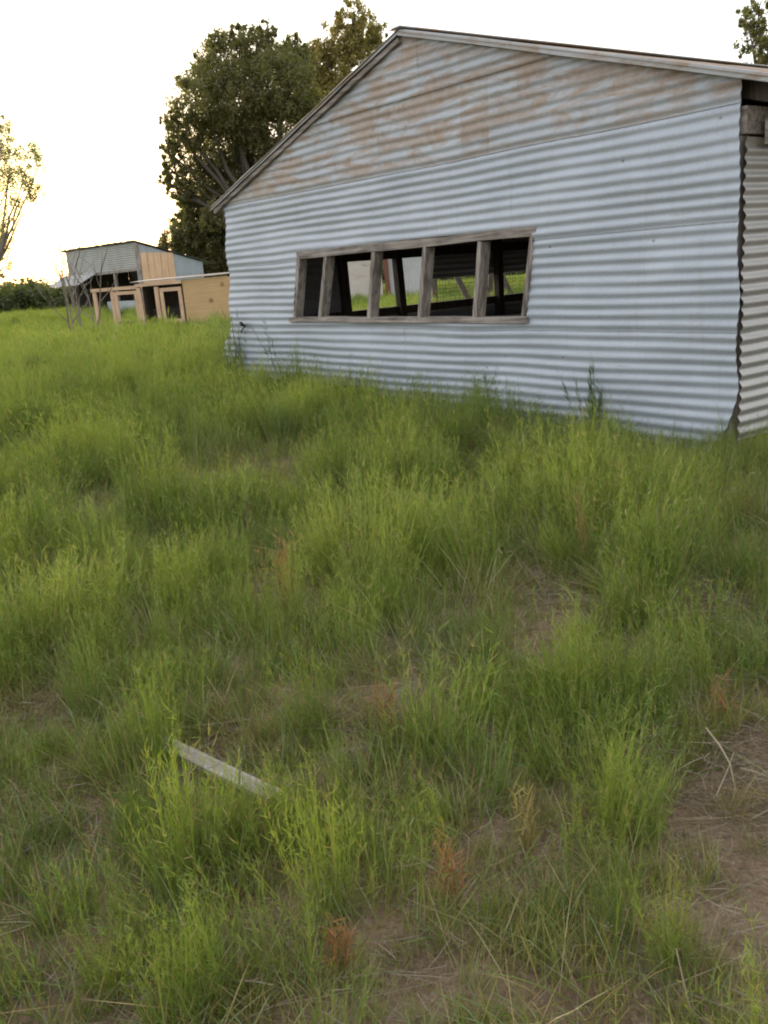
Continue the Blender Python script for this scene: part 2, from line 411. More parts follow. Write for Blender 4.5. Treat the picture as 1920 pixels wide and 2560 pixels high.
# left side wall with the open band the window looks through
def PLeft(x, y, z): return Vector((-6.48 + y, x, z))
corr('side_sheet', PLeft, M_galv, shed, z0=.15, z1=.98, x0=.05, x1=SHED_D, seed=41)
def cl(bm):
    bmesh.ops.bisect_plane(bm, geom=bm.verts[:] + bm.edges[:] + bm.faces[:], plane_co=(0, 1.45, 0), plane_no=(0, 1, 0), clear_outer=True)
corr('side_sheet', PLeft, M_galv, shed, off=.01, z0=.95, z1=2.25, x0=.05, x1=1.45, seed=43)
corr('side_sheet', PLeft, M_galv, shed, off=.01, z0=1.66, z1=2.30, x0=1.45, x1=2.75, seed=44)
corr('side_sheet', PLeft, M_galv, shed, off=.01, z0=1.36, z1=2.30, x0=2.75, x1=SHED_D, seed=45)
mb = MB()
mb.board(Vector((-6.42, .0, 1.00)), Vector((-6.42, SHED_D, 1.03)), .09, .10, up=(0, 0, 1)); mb.build('sill_rail', M_darkwood, shed)
mb = MB(); mb.board(Vector((-6.40, 1.4, 1.70)), Vector((-6.40, SHED_D, 1.72)), .06, .10, up=(0, 0, 1)); mb.build('head_rail', M_darkwood, shed)
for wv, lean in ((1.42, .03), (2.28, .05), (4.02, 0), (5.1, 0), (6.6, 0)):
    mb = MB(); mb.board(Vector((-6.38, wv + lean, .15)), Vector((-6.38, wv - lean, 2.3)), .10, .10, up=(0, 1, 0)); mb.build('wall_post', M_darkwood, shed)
# wire netting across the right-hand part of the band
mb = MB()
for i in range(68):
    yv = 2.95 + i * .05; mb.tube([(-6.44, yv, 1.0), (-6.44 + rnd.uniform(-.01, .01), yv + rnd.uniform(-.01, .01), 1.2), (-6.44, yv, 1.38)], [.0026] * 3, 3)
for i in range(8):
    zv = 1.02 + i * .05; mb.tube([(-6.442, 2.9, zv), (-6.442, 4.5, zv + .01), (-6.442, 6.3, zv)], [.0026] * 3, 3)
mb.build('wire_netting', M_wire, shed)
# back wall, roof, rafters
def PBack(x, y, z): return Vector((x, SHED_D + y, z))
def cutb(bm): cut_gable(bm)
corr('back_wall', PBack, M_galv, shed, z0=.15, z1=3.5, x0=-6.66, x1=0, seed=51, cut=cutb, step=.5)
def roof_side(sgn, name):
    # ridges run down the slope
    s = SL if sgn > 0 else SLL; run = (APX_U + .50) if sgn > 0 else (6.74 + .05 - APX_U)
    L = run * math.sqrt(1 + s * s); dx = sgn / math.sqrt(1 + s * s); dz = -s / math.sqrt(1 + s * s)
    nrm = Vector((-dz * sgn, 0, abs(dx)))
    def PR(x, y, z): return Vector((-APX_U, 0, APX_Z + .035)) + Vector((dx, 0, dz)) * x + Vector((0, 1, 0)) * z + nrm * y
    return corr(name, PR, M_roof, shed, z0=-.10, z1=SHED_D + .1, x0=-.02, x1=L, edge1=lambda z: L + .015 * math.sin(z * 5) , seed=61 + sgn, step=.5, sub=6, dent=.004)
roof_side(1, 'roof'); roof_side(-1, 'roof')
def rafter(wv, name, mt, h=.10, th=.045, dz0=.0, ext=.0):
    for sgn in (1, -1):
        s = SL if sgn > 0 else SLL; run = (APX_U + .40 + ext) if sgn > 0 else (6.74 + .06 - APX_U + ext)
        a_ = Vector((-APX_U, wv, APX_Z - h * .5 - .005 + dz0)); b_ = Vector((-APX_U + sgn * run, wv, APX_Z - s * run - h * .5 - .005 + dz0))
        m_ = MB(); m_.board(a_, b_, th, h, up=(0, 0, 1), jit=.002); m_.build(name, mt, shed)
for wv in (.10, 1.4, 2.7, 4.0, 5.3, 6.6, 7.9): rafter(wv, 'rafter', M_darkwood, h=.11, th=.05)
# barge board and flashing on the gable edge
for sgn in (1, -1):
    s = SL if sgn > 0 else SLL; run = (APX_U + .50) if sgn > 0 else (6.74 + .03 - APX_U)
    n_ = 9 if sgn < 0 else 4
    bm = bmesh.new()
    pts = []
    for i in range(n_ + 1):
        f_ = i / n_; x = -APX_U + sgn * run * f_; z = APX_Z - s * run * f_
        dz = rnd.uniform(-.006, .006) if 0 < i < n_ else 0
        h = .032 if sgn > 0 else .022
        # L-shaped flashing: top lip over the roof and a face down the wall
        prof = [(.06, .047 + dz), (-.081, .049 + dz), (-.087, .043 + dz), (-.087, -h + .03 + dz), (-.081, -h + .026 + dz), (-.079, .040 + dz), (.06, .037 + dz)]
        pts.append([bm.verts.new((x, y_, z + z_)) for y_, z_ in prof])
    for r0, r1 in zip(pts, pts[1:]):
        for k in range(7): bm.faces.new((r0[k], r0[(k + 1) % 7], r1[(k + 1) % 7], r1[k]))
    bm.faces.new(pts[0]); bm.faces.new(pts[-1][::-1]); bmesh.ops.recalc_face_normals(bm, faces=bm.faces)
    bm_obj('flashing', bm, M_trim, shed)
    bb = MB(); bb.board(Vector((-APX_U + sgn * .02, -.052, APX_Z - .028)), Vector((-APX_U + sgn * (run - .03), -.052, APX_Z - .028 - s * (run - .05))), .035, .045 if sgn < 0 else .035, up=(0, 0, 1), jit=.003)
    if sgn < 0: bb.build('barge_board', M_oldwood_x, shed)
mb = MB(); mb.board((-APX_U, -.12, APX_Z + .05), (-APX_U, SHED_D + .1, APX_Z + .05), .16, .012); mb.build('ridge_cap', M_trim, shed, True)
# soffit strips on the near eave
mb = MB(); mb.board(Vector((.47, -.08, 2.29)), Vector((.47, SHED_D, 2.29)), .02, .05, up=(0, 0, 1)); mb.build('eave_purlin', M_oldwood_x, shed)
# dark things inside: a loft deck and a bench seen through the window
mb = MB()
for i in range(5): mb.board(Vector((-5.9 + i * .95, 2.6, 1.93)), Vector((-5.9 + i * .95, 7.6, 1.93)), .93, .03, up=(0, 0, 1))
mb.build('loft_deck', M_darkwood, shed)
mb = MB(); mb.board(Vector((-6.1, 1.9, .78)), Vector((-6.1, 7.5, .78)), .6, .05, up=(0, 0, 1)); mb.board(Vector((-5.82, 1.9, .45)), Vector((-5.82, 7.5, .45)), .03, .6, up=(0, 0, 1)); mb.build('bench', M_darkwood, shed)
mb = MB(); mb.tube([(-1.2, 2.6, 1.55), (-1.7, 2.9, 1.95), (-2.5, 3.4, 2.2), (-3.2, 3.8, 2.25)], [.02] * 4, 6); mb.build('bent_pipe', M_oldwood, shed, True)
# window: rough frame of old boards with four leaning studs
win = bpy.data.objects.new('window', None); scene.collection.objects.link(win); win.parent = shed; win.location = (0, 0, 0)
def fr(a, b_, wx, wy, y=.0, name='frame', mt=None):
    m_ = MB(); m_.board(Vector((-a[0], y, a[1])), Vector((-b_[0], y, b_[1])), wx, wy, up=(0, 1, 0), jit=.004, bev=.003); return m_.build(name, mt or M_oldwood, win)
fr((5.13, 1.735), (1.71, 1.742), .075, .10, .03, 'head', M_oldwood_x)
fr((5.36, 1.085), (1.82, 1.075), .05, .13, .025, 'sill', M_oldwood_x)
fr((5.09, 1.715), (5.29, 1.11), .06, .10, .03, 'jamb')
fr((1.755, 1.715), (1.87, 1.10), .045, .10, .03, 'jamb')
for t_, b_ in ((4.60, 4.80), (3.80, 3.945), (3.045, 3.175), (2.335, 2.445)):
    fr((t_, 1.70), (b_, 1.10), .05, .105, .035, 'stud')
# twisted scrap bracket on the wall by the left corner
mb = MB(); mb.tube([(-6.40, -.03, 1.02), (-6.36, -.08, 1.05), (-6.30, -.10, 1.04), (-6.27, -.07, 1.01)], [.012, .02, .022, .01], 6)
mb.tube([(-6.38, -.03, 1.00), (-6.40, -.06, .96), (-6.39, -.07, .93)], [.008, .008, .005], 5); mb.build('bracket', M_black, shed)

# ------------------------------------------------------------------ far barn
def wz(p): return Vector((p.x, p.y, p.z))
B0 = at(347, 665, 45); B0.z = 0; BL = Vector((-.64, .768, 0)); BR = Vector((.768, .64, 0))
barn = thing('open_barn', 'old grey metal barn far off with an open bay and sagging awning', 'barn', B0, math.atan2(BR.y, BR.x))
# local: x along the right (end) face, y away along the long open face
def PEnd(x, y, z): return Vector((z, -y, x))
M_bmetal = mat_metal('barn_sheet', (.36, .355, .345), (.25, .24, .23), metallic=.2, rough=.6)
M_bmetal2 = mat_metal('barn_sheet_end', (.35, .38, .41), (.27, .29, .31), metallic=.3, rough=.55)
M_bayshade = mat_metal('bay_shade_sheet', (.10, .085, .075), (.05, .04, .035), metallic=.1, rough=.8)  # inner walls coloured dark to paint the shade inside the open bay
HB = 3.46; LB = 7.8; WB = 3.3
def cut_end(bm): bisect_del(bm, Vector((0, 0, HB - .05)), Vector((.30, 0, 1)))
corr('end_wall', lambda x, y, z: Vector((z, -y, x)), M_bmetal2, barn, z0=0, z1=WB, x0=.1, x1=HB, seed=71, pitch=.12, amp=.014, sub=6, cut=cut_end, step=.4)
corr('side_wall', lambda x, y, z: Vector((-y, x, z)), M_bmetal, barn, z0=2.25, z1=HB - .02, x0=0, x1=LB, seed=72, pitch=.10, amp=.012, sub=6, step=.4)
corr('back_wall', lambda x, y, z: Vector((x, LB - y, z)), M_bayshade, barn, z0=.1, z1=2.4, x0=0, x1=WB, seed=73, pitch=.1, sub=4, step=.5)
corr('back_wall', lambda x, y, z: Vector((WB - y, x, z)), M_bayshade, barn, z0=.1, z1=2.45, x0=0, x1=LB, seed=74, pitch=.1, sub=4, step=.5)
corr('roof', lambda x, y, z: Vector((x, z, HB + .03 - .30 * x + y)), M_bmetal, barn, z0=-.15, z1=LB + .5, x0=-.18, x1=WB + .62, seed=75, pitch=.1, sub=6, step=.3, dent=.02)
mb = MB(); mb.board((.0, .0, 0), (.0, 0, HB - .1), .16, .16, up=(0, 1, 0)); mb.build('corner_post', M_oldwood, barn)
for yv in (2.6, LB): 
    mb = MB(); mb.board((.05, yv, 0), (.05, yv, 2.4), .13, .13, up=(0, 1, 0)); mb.build('bay_post', M_oldwood, barn)
mb = MB(); mb.board((.02, -.1, 2.28), (.02, LB, 2.2), .10, .14, up=(0, 0, 1)); mb.build('lintel', M_oldwood_x, barn)
aw = corr('awning', lambda x, y, z: Vector((-.05 - x * .95, z + .25 * x, 2.30 - .55 * x + y)), M_bmetal, barn, z0=4.3, z1=LB + .2, x0=0, x1=.95, seed=76, pitch=.1, sub=6, step=.25, dent=.03)
mb = MB()
for i in range(5): mb.board((.12 + i * .335 - .02 + .16, -.07, 1.55 - .01 * i), (.12 + i * .335 + .14, -.07 + rnd.uniform(-.01, .01), 2.98 - .085 * 0 - .015 * i), .32, .025, up=(0, 1, 0))
mb.build('board_panel', M_pinkboard, barn)
mb = MB(); mb.board((-.06, .5, .5), (-.06, 3.6, .5), .025, .8, up=(0, 0, 1)); mb.build('low_sheet', M_bmetal2, barn)

# ------------------------------------------------------------------ chicken coop
K0 = at(232, 720, 30); K0.z = .12; K1 = at(572, 695, 29.2); K1.z = .12
KL = (K1 - K0).length
coop = thing('chicken_coop', 'new wooden animal coop with plywood end panel and framed doors', 'coop', K0, math.atan2(K1.y - K0.y, K1.x - K0.x))
kx = lambda px: (px - 230) / 342 * KL
def kb(name, a, b_, wx=.09, wy=.09, mt=None, up=(0, 1, 0)):
    m_ = MB(); m_.board(a, b_, wx, wy, up=up, jit=.003); return m_.build(name, mt or M_newwood, coop)
HT1, HT2, HT3 = 1.37, 1.52, 1.60
kb('post', (kx(234), 0, 0), (kx(232), 0, HT1 - .04), .10, .09)
kb('post', (kx(277), .02, 0), (kx(277), .02, HT1 - .04), .10, .09)
kb('top_rail', (kx(225), 0, HT1), (kx(348), 0, HT1 + .02), .10, .12, M_newwood_x, (0, 1, 0))
kb('post', (kx(234), 1.2, 0), (kx(234), 1.2, HT1 - .04)); kb('back_rail', (kx(228), 1.2, HT1), (kx(345), 1.2, HT1), .09, .09, M_newwood_x)
for a_ in ((284, 290), (336, 343)):
    kb('door_stile', (kx(a_[0] + 4), -.01, .05), (kx(a_[0] + 2), -.01, HT1 - .09), .12, .05)
kb('door_rail', (kx(286), -.01, .35), (kx(340), -.01, .35), .12, .05, M_darkwood)
kb('door_rail', (kx(286), -.01, HT1 - .13), (kx(340), -.01, HT1 - .13), .10, .05, M_newwood_x)
kb('post', (kx(350), -.02, 0), (kx(346), -.02, HT2 - .16), .13, .10)
kb('post', (kx(392), -.01, .1), (kx(391), -.01, HT2 - .16), .13, .09)
kb('top_rail', (kx(340), -.02, HT2 - .09), (kx(457), -.02, HT2 - .07), .09, .16, M_newwood_x)
# door with an opening
dr = bpy.data.objects.new('door', None); scene.collection.objects.link(dr); dr.parent = coop
def kd(a, b_, wx, mt): m_ = MB(); m_.board(a, b_, wx, .04, up=(0, 1, 0)); m_.build('door_frame', mt, dr)
kd((kx(404), -.03, .2), (kx(403), -.03, HT2 - .22), .11, M_newwood); kd((kx(450), -.03, .1), (kx(449), -.03, HT2 - .22), .11, M_newwood)
kd((kx(400), -.035, HT2 - .27), (kx(453), -.035, HT2 - .26), .11, M_newwood_x); kd((kx(400), -.035, .33), (kx(453), -.035, .33), .11, M_newwood_x)
# closed box behind
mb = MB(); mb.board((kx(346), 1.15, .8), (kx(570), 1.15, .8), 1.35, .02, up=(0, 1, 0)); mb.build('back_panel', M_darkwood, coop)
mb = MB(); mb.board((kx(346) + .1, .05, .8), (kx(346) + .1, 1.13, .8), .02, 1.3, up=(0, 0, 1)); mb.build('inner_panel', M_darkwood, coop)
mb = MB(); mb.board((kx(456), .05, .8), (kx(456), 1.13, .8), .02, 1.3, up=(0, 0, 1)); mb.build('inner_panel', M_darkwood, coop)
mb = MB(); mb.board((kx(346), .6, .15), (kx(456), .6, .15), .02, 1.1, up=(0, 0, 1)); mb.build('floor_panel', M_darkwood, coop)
mb = MB(); mb.board((kx(458), -.03, .80), (kx(570), -.03, .82), 1.42, .02, up=(0, 1, 0), bev=.002); mb.build('plywood_panel', M_ply, coop)
mb = MB(); mb.board((kx(570), -.02, .8), (kx(570), 1.16, .8), .02, 1.4, up=(0, 0, 1)); mb.build('plywood_panel', M_ply, coop)
bm = bmesh.new()
vv = [bm.verts.new(p) for p in [(kx(330), -.12, HT2 + .0), (kx(566), -.12, HT3 - .03), (kx(566), 1.25, HT3 + .02), (kx(330), 1.25, HT2 + .05)]]
bm.faces.new(vv); r = bmesh.ops.extrude_face_region(bm, geom=bm.faces[:]); 
for v in [g for g in r['geom'] if isinstance(g, bmesh.types.BMVert)]: v.co.z += .022
bmesh.ops.recalc_face_normals(bm, faces=bm.faces); bm_obj('roof', bm, M_oldwood_x, coop)

# ------------------------------------------------------------------ things beyond the shed, seen through its window
Q0 = at(800, 700, 42); Q1 = at(955, 700, 42)
fb = thing('metal_building', 'pale weathered metal building seen through the left panes of the shed window', 'building', (Q0.x - 2, 42, 0), 0)
M_pale = mat_metal('pale_sheet', (.50, .44, .40), (.38, .32, .28), metallic=.1, rough=.7, rust=.6, zr=(0, 3))
M_pale2 = mat_metal('pale_sheet_end', (.46, .45, .45), (.36, .35, .36), metallic=.1, rough=.7)
W1 = (Q1.x - Q0.x) + 2
corr('wall', lambda x, y, z: Vector((z, y, x)), M_pale, fb, z0=0, z1=W1, x0=0, x1=2.7, pitch=.15, sub=5, step=.5, seed=81)
corr('wall', lambda x, y, z: Vector((W1 + z, y + .4, x)), M_pale2, fb, z0=.15, z1=2.2, x0=0, x1=2.5, pitch=.15, sub=5, step=.5, seed=82)
corr('side_wall', lambda x, y, z: Vector((W1 + 2.25 + y, z + .4, x)), M_pale2, fb, z0=0, z1=5, x0=0, x1=2.4, pitch=.15, sub=4, step=.5, seed=83)
mb = MB(); mb.board((W1 + .25, .0, 0), (W1 + .18, 0, 2.7), .2, .12, up=(0, 1, 0)); mb.build('red_post', M_red, fb)
corr('roof', lambda x, y, z: Vector((z, x, 2.72 + .16 * x + y)), M_pale2, fb, z0=-.2, z1=W1 + 2.4, x0=-.3, x1=5.2, pitch=.15, sub=4, step=.6, seed=84)
# leaning fence seen behind the netting
fn = thing('rail_fence', 'grey leaning timber fence behind the shed netting', 'fence', (at(1060, 700, 24).x, 24, 0), .1)
for i, (px, lean) in enumerate(((1085, 0), (1165, .35), (1225, -.1), (1275, .30), (1330, 0))):
    x_ = at(px, 700, 24).x - fn.location.x
    mb = MB(); mb.board((x_ + lean, 0, .05), (x_ - lean, 0, 1.5), .13, .13, up=(0, 1, 0)); mb.build('post', M_darkwood, fn)
mb = MB(); mb.board((-.2, .08, .5), (3.2, .08, .5), .03, .09, up=(0, 0, 1), jit=.01); mb.build('rail', M_darkwood, fn)

# ------------------------------------------------------------------ trees
def leaf_cloud(lobes, n_per, size, seed, squash=.9, clump=.16, droop=.5, edge=.55):
    """lobes: (Vector centre, radius). Leaf-sized quads in many small clumps spread through the lobes."""
    r = np.random.default_rng(seed); VV = []
    tot = 0
    for c_, R in lobes:
        nc = max(4, int(n_per * R * R / (clump * 60)))
        d_ = r.normal(size=(nc, 3)); d_ /= np.linalg.norm(d_, axis=1)[:, None]
        rad = R * (edge + (1.08 - edge) * r.random(nc) ** .6) * np.where(r.random(nc) < .14, r.uniform(1.05, 1.3, nc), 1)
        cc = np.array(c_) + d_ * rad[:, None] * np.array([1, 1, squash])
        k = 44
        cr = R * clump * r.uniform(.6, 1.7, nc)
        lp = np.repeat(cc, k, 0) + r.normal(size=(nc * k, 3)) * np.repeat(cr, k)[:, None] * np.array([.6, .6, .75])
        VV.append(lp)
    P = np.concatenate(VV); n_ = len(P)
    ax = r.normal(size=(n_, 3)); ax[:, 2] = ax[:, 2] * .5 - droop; ax /= np.linalg.norm(ax, axis=1)[:, None]
    bx = np.cross(ax, r.normal(size=(n_, 3))); bx /= np.linalg.norm(bx, axis=1)[:, None]
    s = size * r.uniform(.6, 1.5, n_)[:, None]
    a0 = P - ax * s; a1 = P + ax * s; b0 = P - bx * s * .42; b1 = P + bx * s * .42
    V = np.stack([a0, b0, a1, b1], 1).reshape(-1, 3); F = np.arange(n_ * 4).reshape(-1, 4)
    return V, F
def limb(mb, a, b_, r0, r1, wig, seg=6):
    pts = []; rads = []
    for i in range(seg + 1):
        f_ = i / seg; p = a.lerp(b_, f_) + Vector((rnd.uniform(-1, 1), rnd.uniform(-1, 1), rnd.uniform(-.5, .5))) * wig * math.sin(f_ * math.pi)
        p.z += wig * .8 * math.sin(f_ * math.pi); pts.append(p); rads.append(r0 + (r1 - r0) * f_)
    mb.tube(pts, rads, 7); return pts
def tree(label, base, lobes, mat, seed, n_per=900, size=.09, trunk_r=.35, squash=.95, clump=.16, droop=.4, edge=.5, fork=.35, group=None, limb_mat=None, name='tree'):
    T = thing(name, label, 'tree', base, 0, group)
    B = Vector(base)
    lob = [(c_ - B, R) for c_, R in lobes]
    cen = sum((c_ * R for c_, R in lob), Vector()) / sum(R for c_, R in lob)
    fk = Vector((cen.x * .4, cen.y * .4, cen.z * fork))
    mb = MB(); limb(mb, Vector((0, 0, -.2)), fk, trunk_r, trunk_r * .7, trunk_r * .4)
    for c_, R in lob:
        limb(mb, fk, c_ + Vector((0, 0, -R * .2)), trunk_r * .42, trunk_r * .07, R * .25)
        for q in range(5):
            d_ = Vector((rnd.gauss(0, 1), rnd.gauss(0, 1), rnd.gauss(.4, .8))).normalized()
            limb(mb, c_ + Vector((0, 0, -R * .3)), c_ + d_ * R * .9, trunk_r * .1, trunk_r * .02, R * .1, 4)
    mb.build('trunk', limb_mat or M_bark, T, True)
    V, F = leaf_cloud(lob, n_per, size, seed, squash, clump, droop, edge)
    mesh_obj('crown', V, F, mat, T)
    return T
M_oak = mat_leaf('oak_leaves', [(.15, (.085, .08, .036)), (.45, (.14, .12, .048)), (.75, (.20, .155, .06)), (1, (.29, .20, .07))], trans=.5, nscale=.35, attr=False, gloss=.03)  # leaf tones raised to paint in veiling glare over the crowns
M_gold = mat_leaf('sunlit_gold_leaves', [(.2, (.12, .10, .035)), (.5, (.26, .19, .055)), (.8, (.42, .28, .08)), (1, (.50, .36, .12))], trans=.4, nscale=.3, attr=False, gloss=.03)  # golden sunlight put into the colour of yellowish leaves
M_mesq = mat_leaf('flare_washed_leaves', [(.2, (.22, .25, .10)), (.5, (.34, .36, .17)), (1, (.50, .46, .26))], trans=.65, nscale=.6, attr=False, gloss=.02)  # leaf colour lightened to stand in for the wash of lens flare
M_bushleaf = mat_leaf('brush_leaves', [(.2, (.035, .05, .018)), (.6, (.09, .10, .045)), (1, (.16, .15, .07))], trans=.3, nscale=.12, attr=False, gloss=.02)
def PL(lst, Y, jit=1.5):
    out = []
    for x, y, r_ in lst:
        Yv = Y + rnd.uniform(-jit, jit); p = at(x, y, Yv); out.append((p, r_ / FPX * Yv))
    return out
YT = 56
b0 = at(690, 700, YT)
tree('broad dark leafy tree rising behind the left slope of the shed roof', (b0.x, YT, 0),
     PL([(560, 155, 62), (640, 130, 50), (505, 250, 66), (600, 250, 90), (700, 210, 78), (462, 330, 46), (560, 370, 85), (690, 320, 90), (436, 425, 30), (500, 450, 56), (600, 450, 70), (720, 420, 70), (780, 300, 60), (520, 190, 40), (735, 130, 38), (450, 480, 32), (560, 520, 40), (420, 300, 24), (412, 450, 20), (430, 380, 28), (600, 90, 26), (670, 85, 24), (545, 105, 26), (530, 545, 34), (640, 90, 20), (480, 505, 30), (730, 170, 50)], YT),
     M_oak, 1, n_per=560, size=.08, trunk_r=.5, clump=.12, droop=.8, edge=.45)
b1 = at(500, 720, YT + 3)
tree('low dark rounded tree beside the far barn, under the tall one', (b1.x, YT + 3, 0),
     PL([(470, 600, 46), (430, 610, 32), (540, 600, 60), (500, 660, 60), (570, 670, 60), (430, 660, 28), (600, 600, 60), (535, 560, 30), (545, 515, 50), (600, 560, 60), (498, 560, 40), (450, 560, 26), (480, 520, 26)], YT + 3, 1),
     M_oak, 2, n_per=620, size=.095, trunk_r=.3, clump=.13, droop=.5, edge=.3)
b2 = at(860, 700, 66)
tree('tall yellowish tree top with painted golden sunlight right behind the shed gable peak', (b2.x, 66, 0),
     PL([(880, 50, 42), (850, 110, 50), (915, 95, 42), (800, 150, 44), (850, 190, 60), (770, 200, 52), (800, 255, 60), (900, 170, 60), (945, 95, 25), (740, 160, 40)], 66),
     M_gold, 3, n_per=300, size=.10, trunk_r=.45, clump=.12, droop=.8, edge=.4)
b3 = at(1960, 700, 38)
tree('grey green tree at the right edge above the shed roof', (b3.x, 38, 0),
     PL([(1895, 20, 42), (1930, 70, 50), (1880, 110, 32), (1960, 130, 60), (1990, 30, 60), (1905, 150, 34), (1870, 60, 20)], 38, 1),
     M_oak, 4, n_per=560, size=.06, trunk_r=.3, clump=.12, droop=.8, edge=.3)
b4 = at(-60, 760, 22)
tree('feathery tree with thin branches at the left edge, leaves painted pale for lens flare', (b4.x, 22, 0),
     PL([(30, 375, 34), (75, 385, 30), (20, 440, 40), (65, 455, 36), (95, 410, 22), (-10, 350, 50), (5, 310, 18), (10, 560, 30), (85, 490, 24), (18, 610, 22), (20, 660, 16), (-40, 480, 70), (40, 510, 22), (10, 690, 12)], 22, .8),
     M_mesq, 5, n_per=4200, size=.022, trunk_r=.09, clump=.22, droop=.4, edge=.1, fork=.5, limb_mat=M_twig)

# far brush along the horizon (one mass)
bl = []
for i in range(150):
    px = -260 + i * 5.6 + rnd.uniform(-6, 6); Yv = rnd.uniform(70, 95)
    hh = 14 + 10 * math.sin(px * .03) + rnd.uniform(-6, 8)
    if px > 110: hh *= .8
    p = at(px, 738 - .0724 * px, Yv); R = rnd.uniform(.8, 1.5); p.z = max(.5, (hh / FPX * Yv) + 1.2 - R * .6); bl.append((p, R))
for i in range(90):
    px = 560 + i * 20 + rnd.uniform(-9, 9); Yv = rnd.uniform(85, 110)
    p = at(px, 700, Yv); R = rnd.uniform(1, 2); p.z = rnd.uniform(.8, 2.0); bl.append((p, R))
V, F = leaf_cloud(bl, 260, .14, 9, .8, .25, .2, .1)
tag(mesh_obj('brush', V, F, M_bushleaf), 'low dark olive brush along the horizon', 'brush', kind='stuff')

# bare sapling by the barn
sb = at(205, 790, 26); sb.z = .1
sap = thing('bare_sapling', 'leafless multi-stemmed sapling in front of the far barn awning', 'sapling', sb)
mb = MB()
def twig(p, d_, L, r0, depth):
    pts = [p]; q = p.copy(); dd = d_.copy(); k = 6
    for i in range(k):
        dd = (dd + Vector((rnd.gauss(0, .13), rnd.gauss(0, .13), rnd.gauss(.06, .06)))).normalized(); q = q + dd * (L / k); pts.append(q.copy())
        if depth and i > 0 and rnd.random() < .62:
            nd = (dd + Vector((rnd.gauss(0, .5), rnd.gauss(0, .5), rnd.gauss(.2, .25)))).normalized()
            twig(q.copy(), nd, L * rnd.uniform(.35, .6), r0 * .5, depth - 1)
    mb.tube(pts, [r0 * (1 - .75 * i / k) for i in range(k + 1)], 4)
for dx in (-.55, -.35, -.2, -.05, .05, .3, .42):
    twig(Vector((dx * .5, rnd.uniform(-.2, .2), 0)), Vector((dx * .55, rnd.uniform(-.2, .2), 1)).normalized(), rnd.uniform(1.8, 2.6), .034, 2)
mb.build('branches', M_twig, sap)

# ------------------------------------------------------------------ weeds, grass and litter
def blade_strip(P0, d0, L, wd, bend, r, seg=3):
    """n curved tapering blades -> verts, faces; P0 (n,3) base, d0 (n,3) unit direction, L (n,), wd (n,), bend (n,3)"""
    n_ = len(P0)
    side = np.cross(d0, r.normal(size=(n_, 3))); side /= np.linalg.norm(side, axis=1)[:, None]
    rows_ = []
    for i in range(seg + 1):
        f_ = i / seg
        c_ = P0 + d0 * (L * f_)[:, None] + bend * (L * f_ * f_)[:, None]
        ww = (wd * (1 - f_ ** 1.6) * (.65 + .7 * min(f_ * 2, 1)) * .5)[:, None] + .0001
        rows_.append((c_ - side * ww, c_ + side * ww))
    V = np.stack([x for p in rows_ for x in p], 1)      # n, 2(seg+1), 3
    base = (np.arange(n_) * 2 * (seg + 1))[:, None]
    F = np.concatenate([base + np.array([2 * i, 2 * i + 1, 2 * i + 3, 2 * i + 2]) for i in range(seg)], 0)
    return V.reshape(-1, 3), F
def join(parts):
    Vs = []; Fs = []; o_ = 0
    for V, F in parts: Vs.append(V); Fs.append(F + o_); o_ += len(V)
    return np.concatenate(Vs), np.concatenate(Fs)
def weed_mesh(seed, stems=70, H=.42, spread=.55, leaves=15, leafL=.042, leafW=.0030, base=.10, up=.25, jit=.42):
    r = np.random.default_rng(seed); parts = []
    az = r.uniform(0, 6.283, stems); tilt = np.abs(r.normal(0, spread * .55, stems)).clip(0, 1.0)
    d0 = np.stack([np.cos(az) * np.sin(tilt), np.sin(az) * np.sin(tilt), np.cos(tilt)], 1)
    P0 = np.stack([np.cos(az) * base * r.random(stems), np.sin(az) * base * r.random(stems), -np.full(stems, .02)], 1)
    L = H * r.uniform(.55, 1.1, stems) * (1 - .25 * tilt)
    bend = np.stack([-d0[:, 0] * .25, -d0[:, 1] * .25, .05 * np.ones(stems)], 1) + r.normal(0, .05, (stems, 3))
    parts.append(blade_strip(P0, d0, L, np.full(stems, .0028), bend, r, 3))
    nl = stems * leaves
    si = np.repeat(np.arange(stems), leaves); f_ = r.uniform(.22, 1.0, nl)
    C_ = P0[si] + d0[si] * (L[si] * f_)[:, None] + bend[si] * (L[si] * f_ * f_)[:, None]
    la = r.normal(size=(nl, 3)); ld = d0[si] * 1.0 + la * jit + np.array([0, 0, up]); ld /= np.linalg.norm(ld, axis=1)[:, None]
    lb = r.normal(0, .12, (nl, 3))
    parts.append(blade_strip(C_, ld, leafL * r.uniform(.6, 1.5, nl), leafW * r.uniform(.7, 1.3, nl), lb, r, 2))
    return join(parts)
def tuft_mesh(seed, n_=70, H=.16, wd=.0021, spread=.9, base=.06, lie=.0):
    r = np.random.default_rng(seed)
    az = r.uniform(0, 6.283, n_); tilt = np.abs(r.normal(0, spread * .6, n_)).clip(0, 1.5) + lie
    d0 = np.stack([np.cos(az) * np.sin(tilt), np.sin(az) * np.sin(tilt), np.cos(tilt)], 1)
    q = r.uniform(0, 6.28, n_); rr = base * np.sqrt(r.random(n_))
    P0 = np.stack([np.cos(q) * rr, np.sin(q) * rr, np.full(n_, -.01)], 1)
    bend = np.stack([d0[:, 0] * .3, d0[:, 1] * .3, -np.abs(r.normal(0, .22, n_))], 1)
    return blade_strip(P0, d0, H * r.uniform(.4, 1.25, n_), wd * r.uniform(.6, 1.4, n_), bend, r, 3)
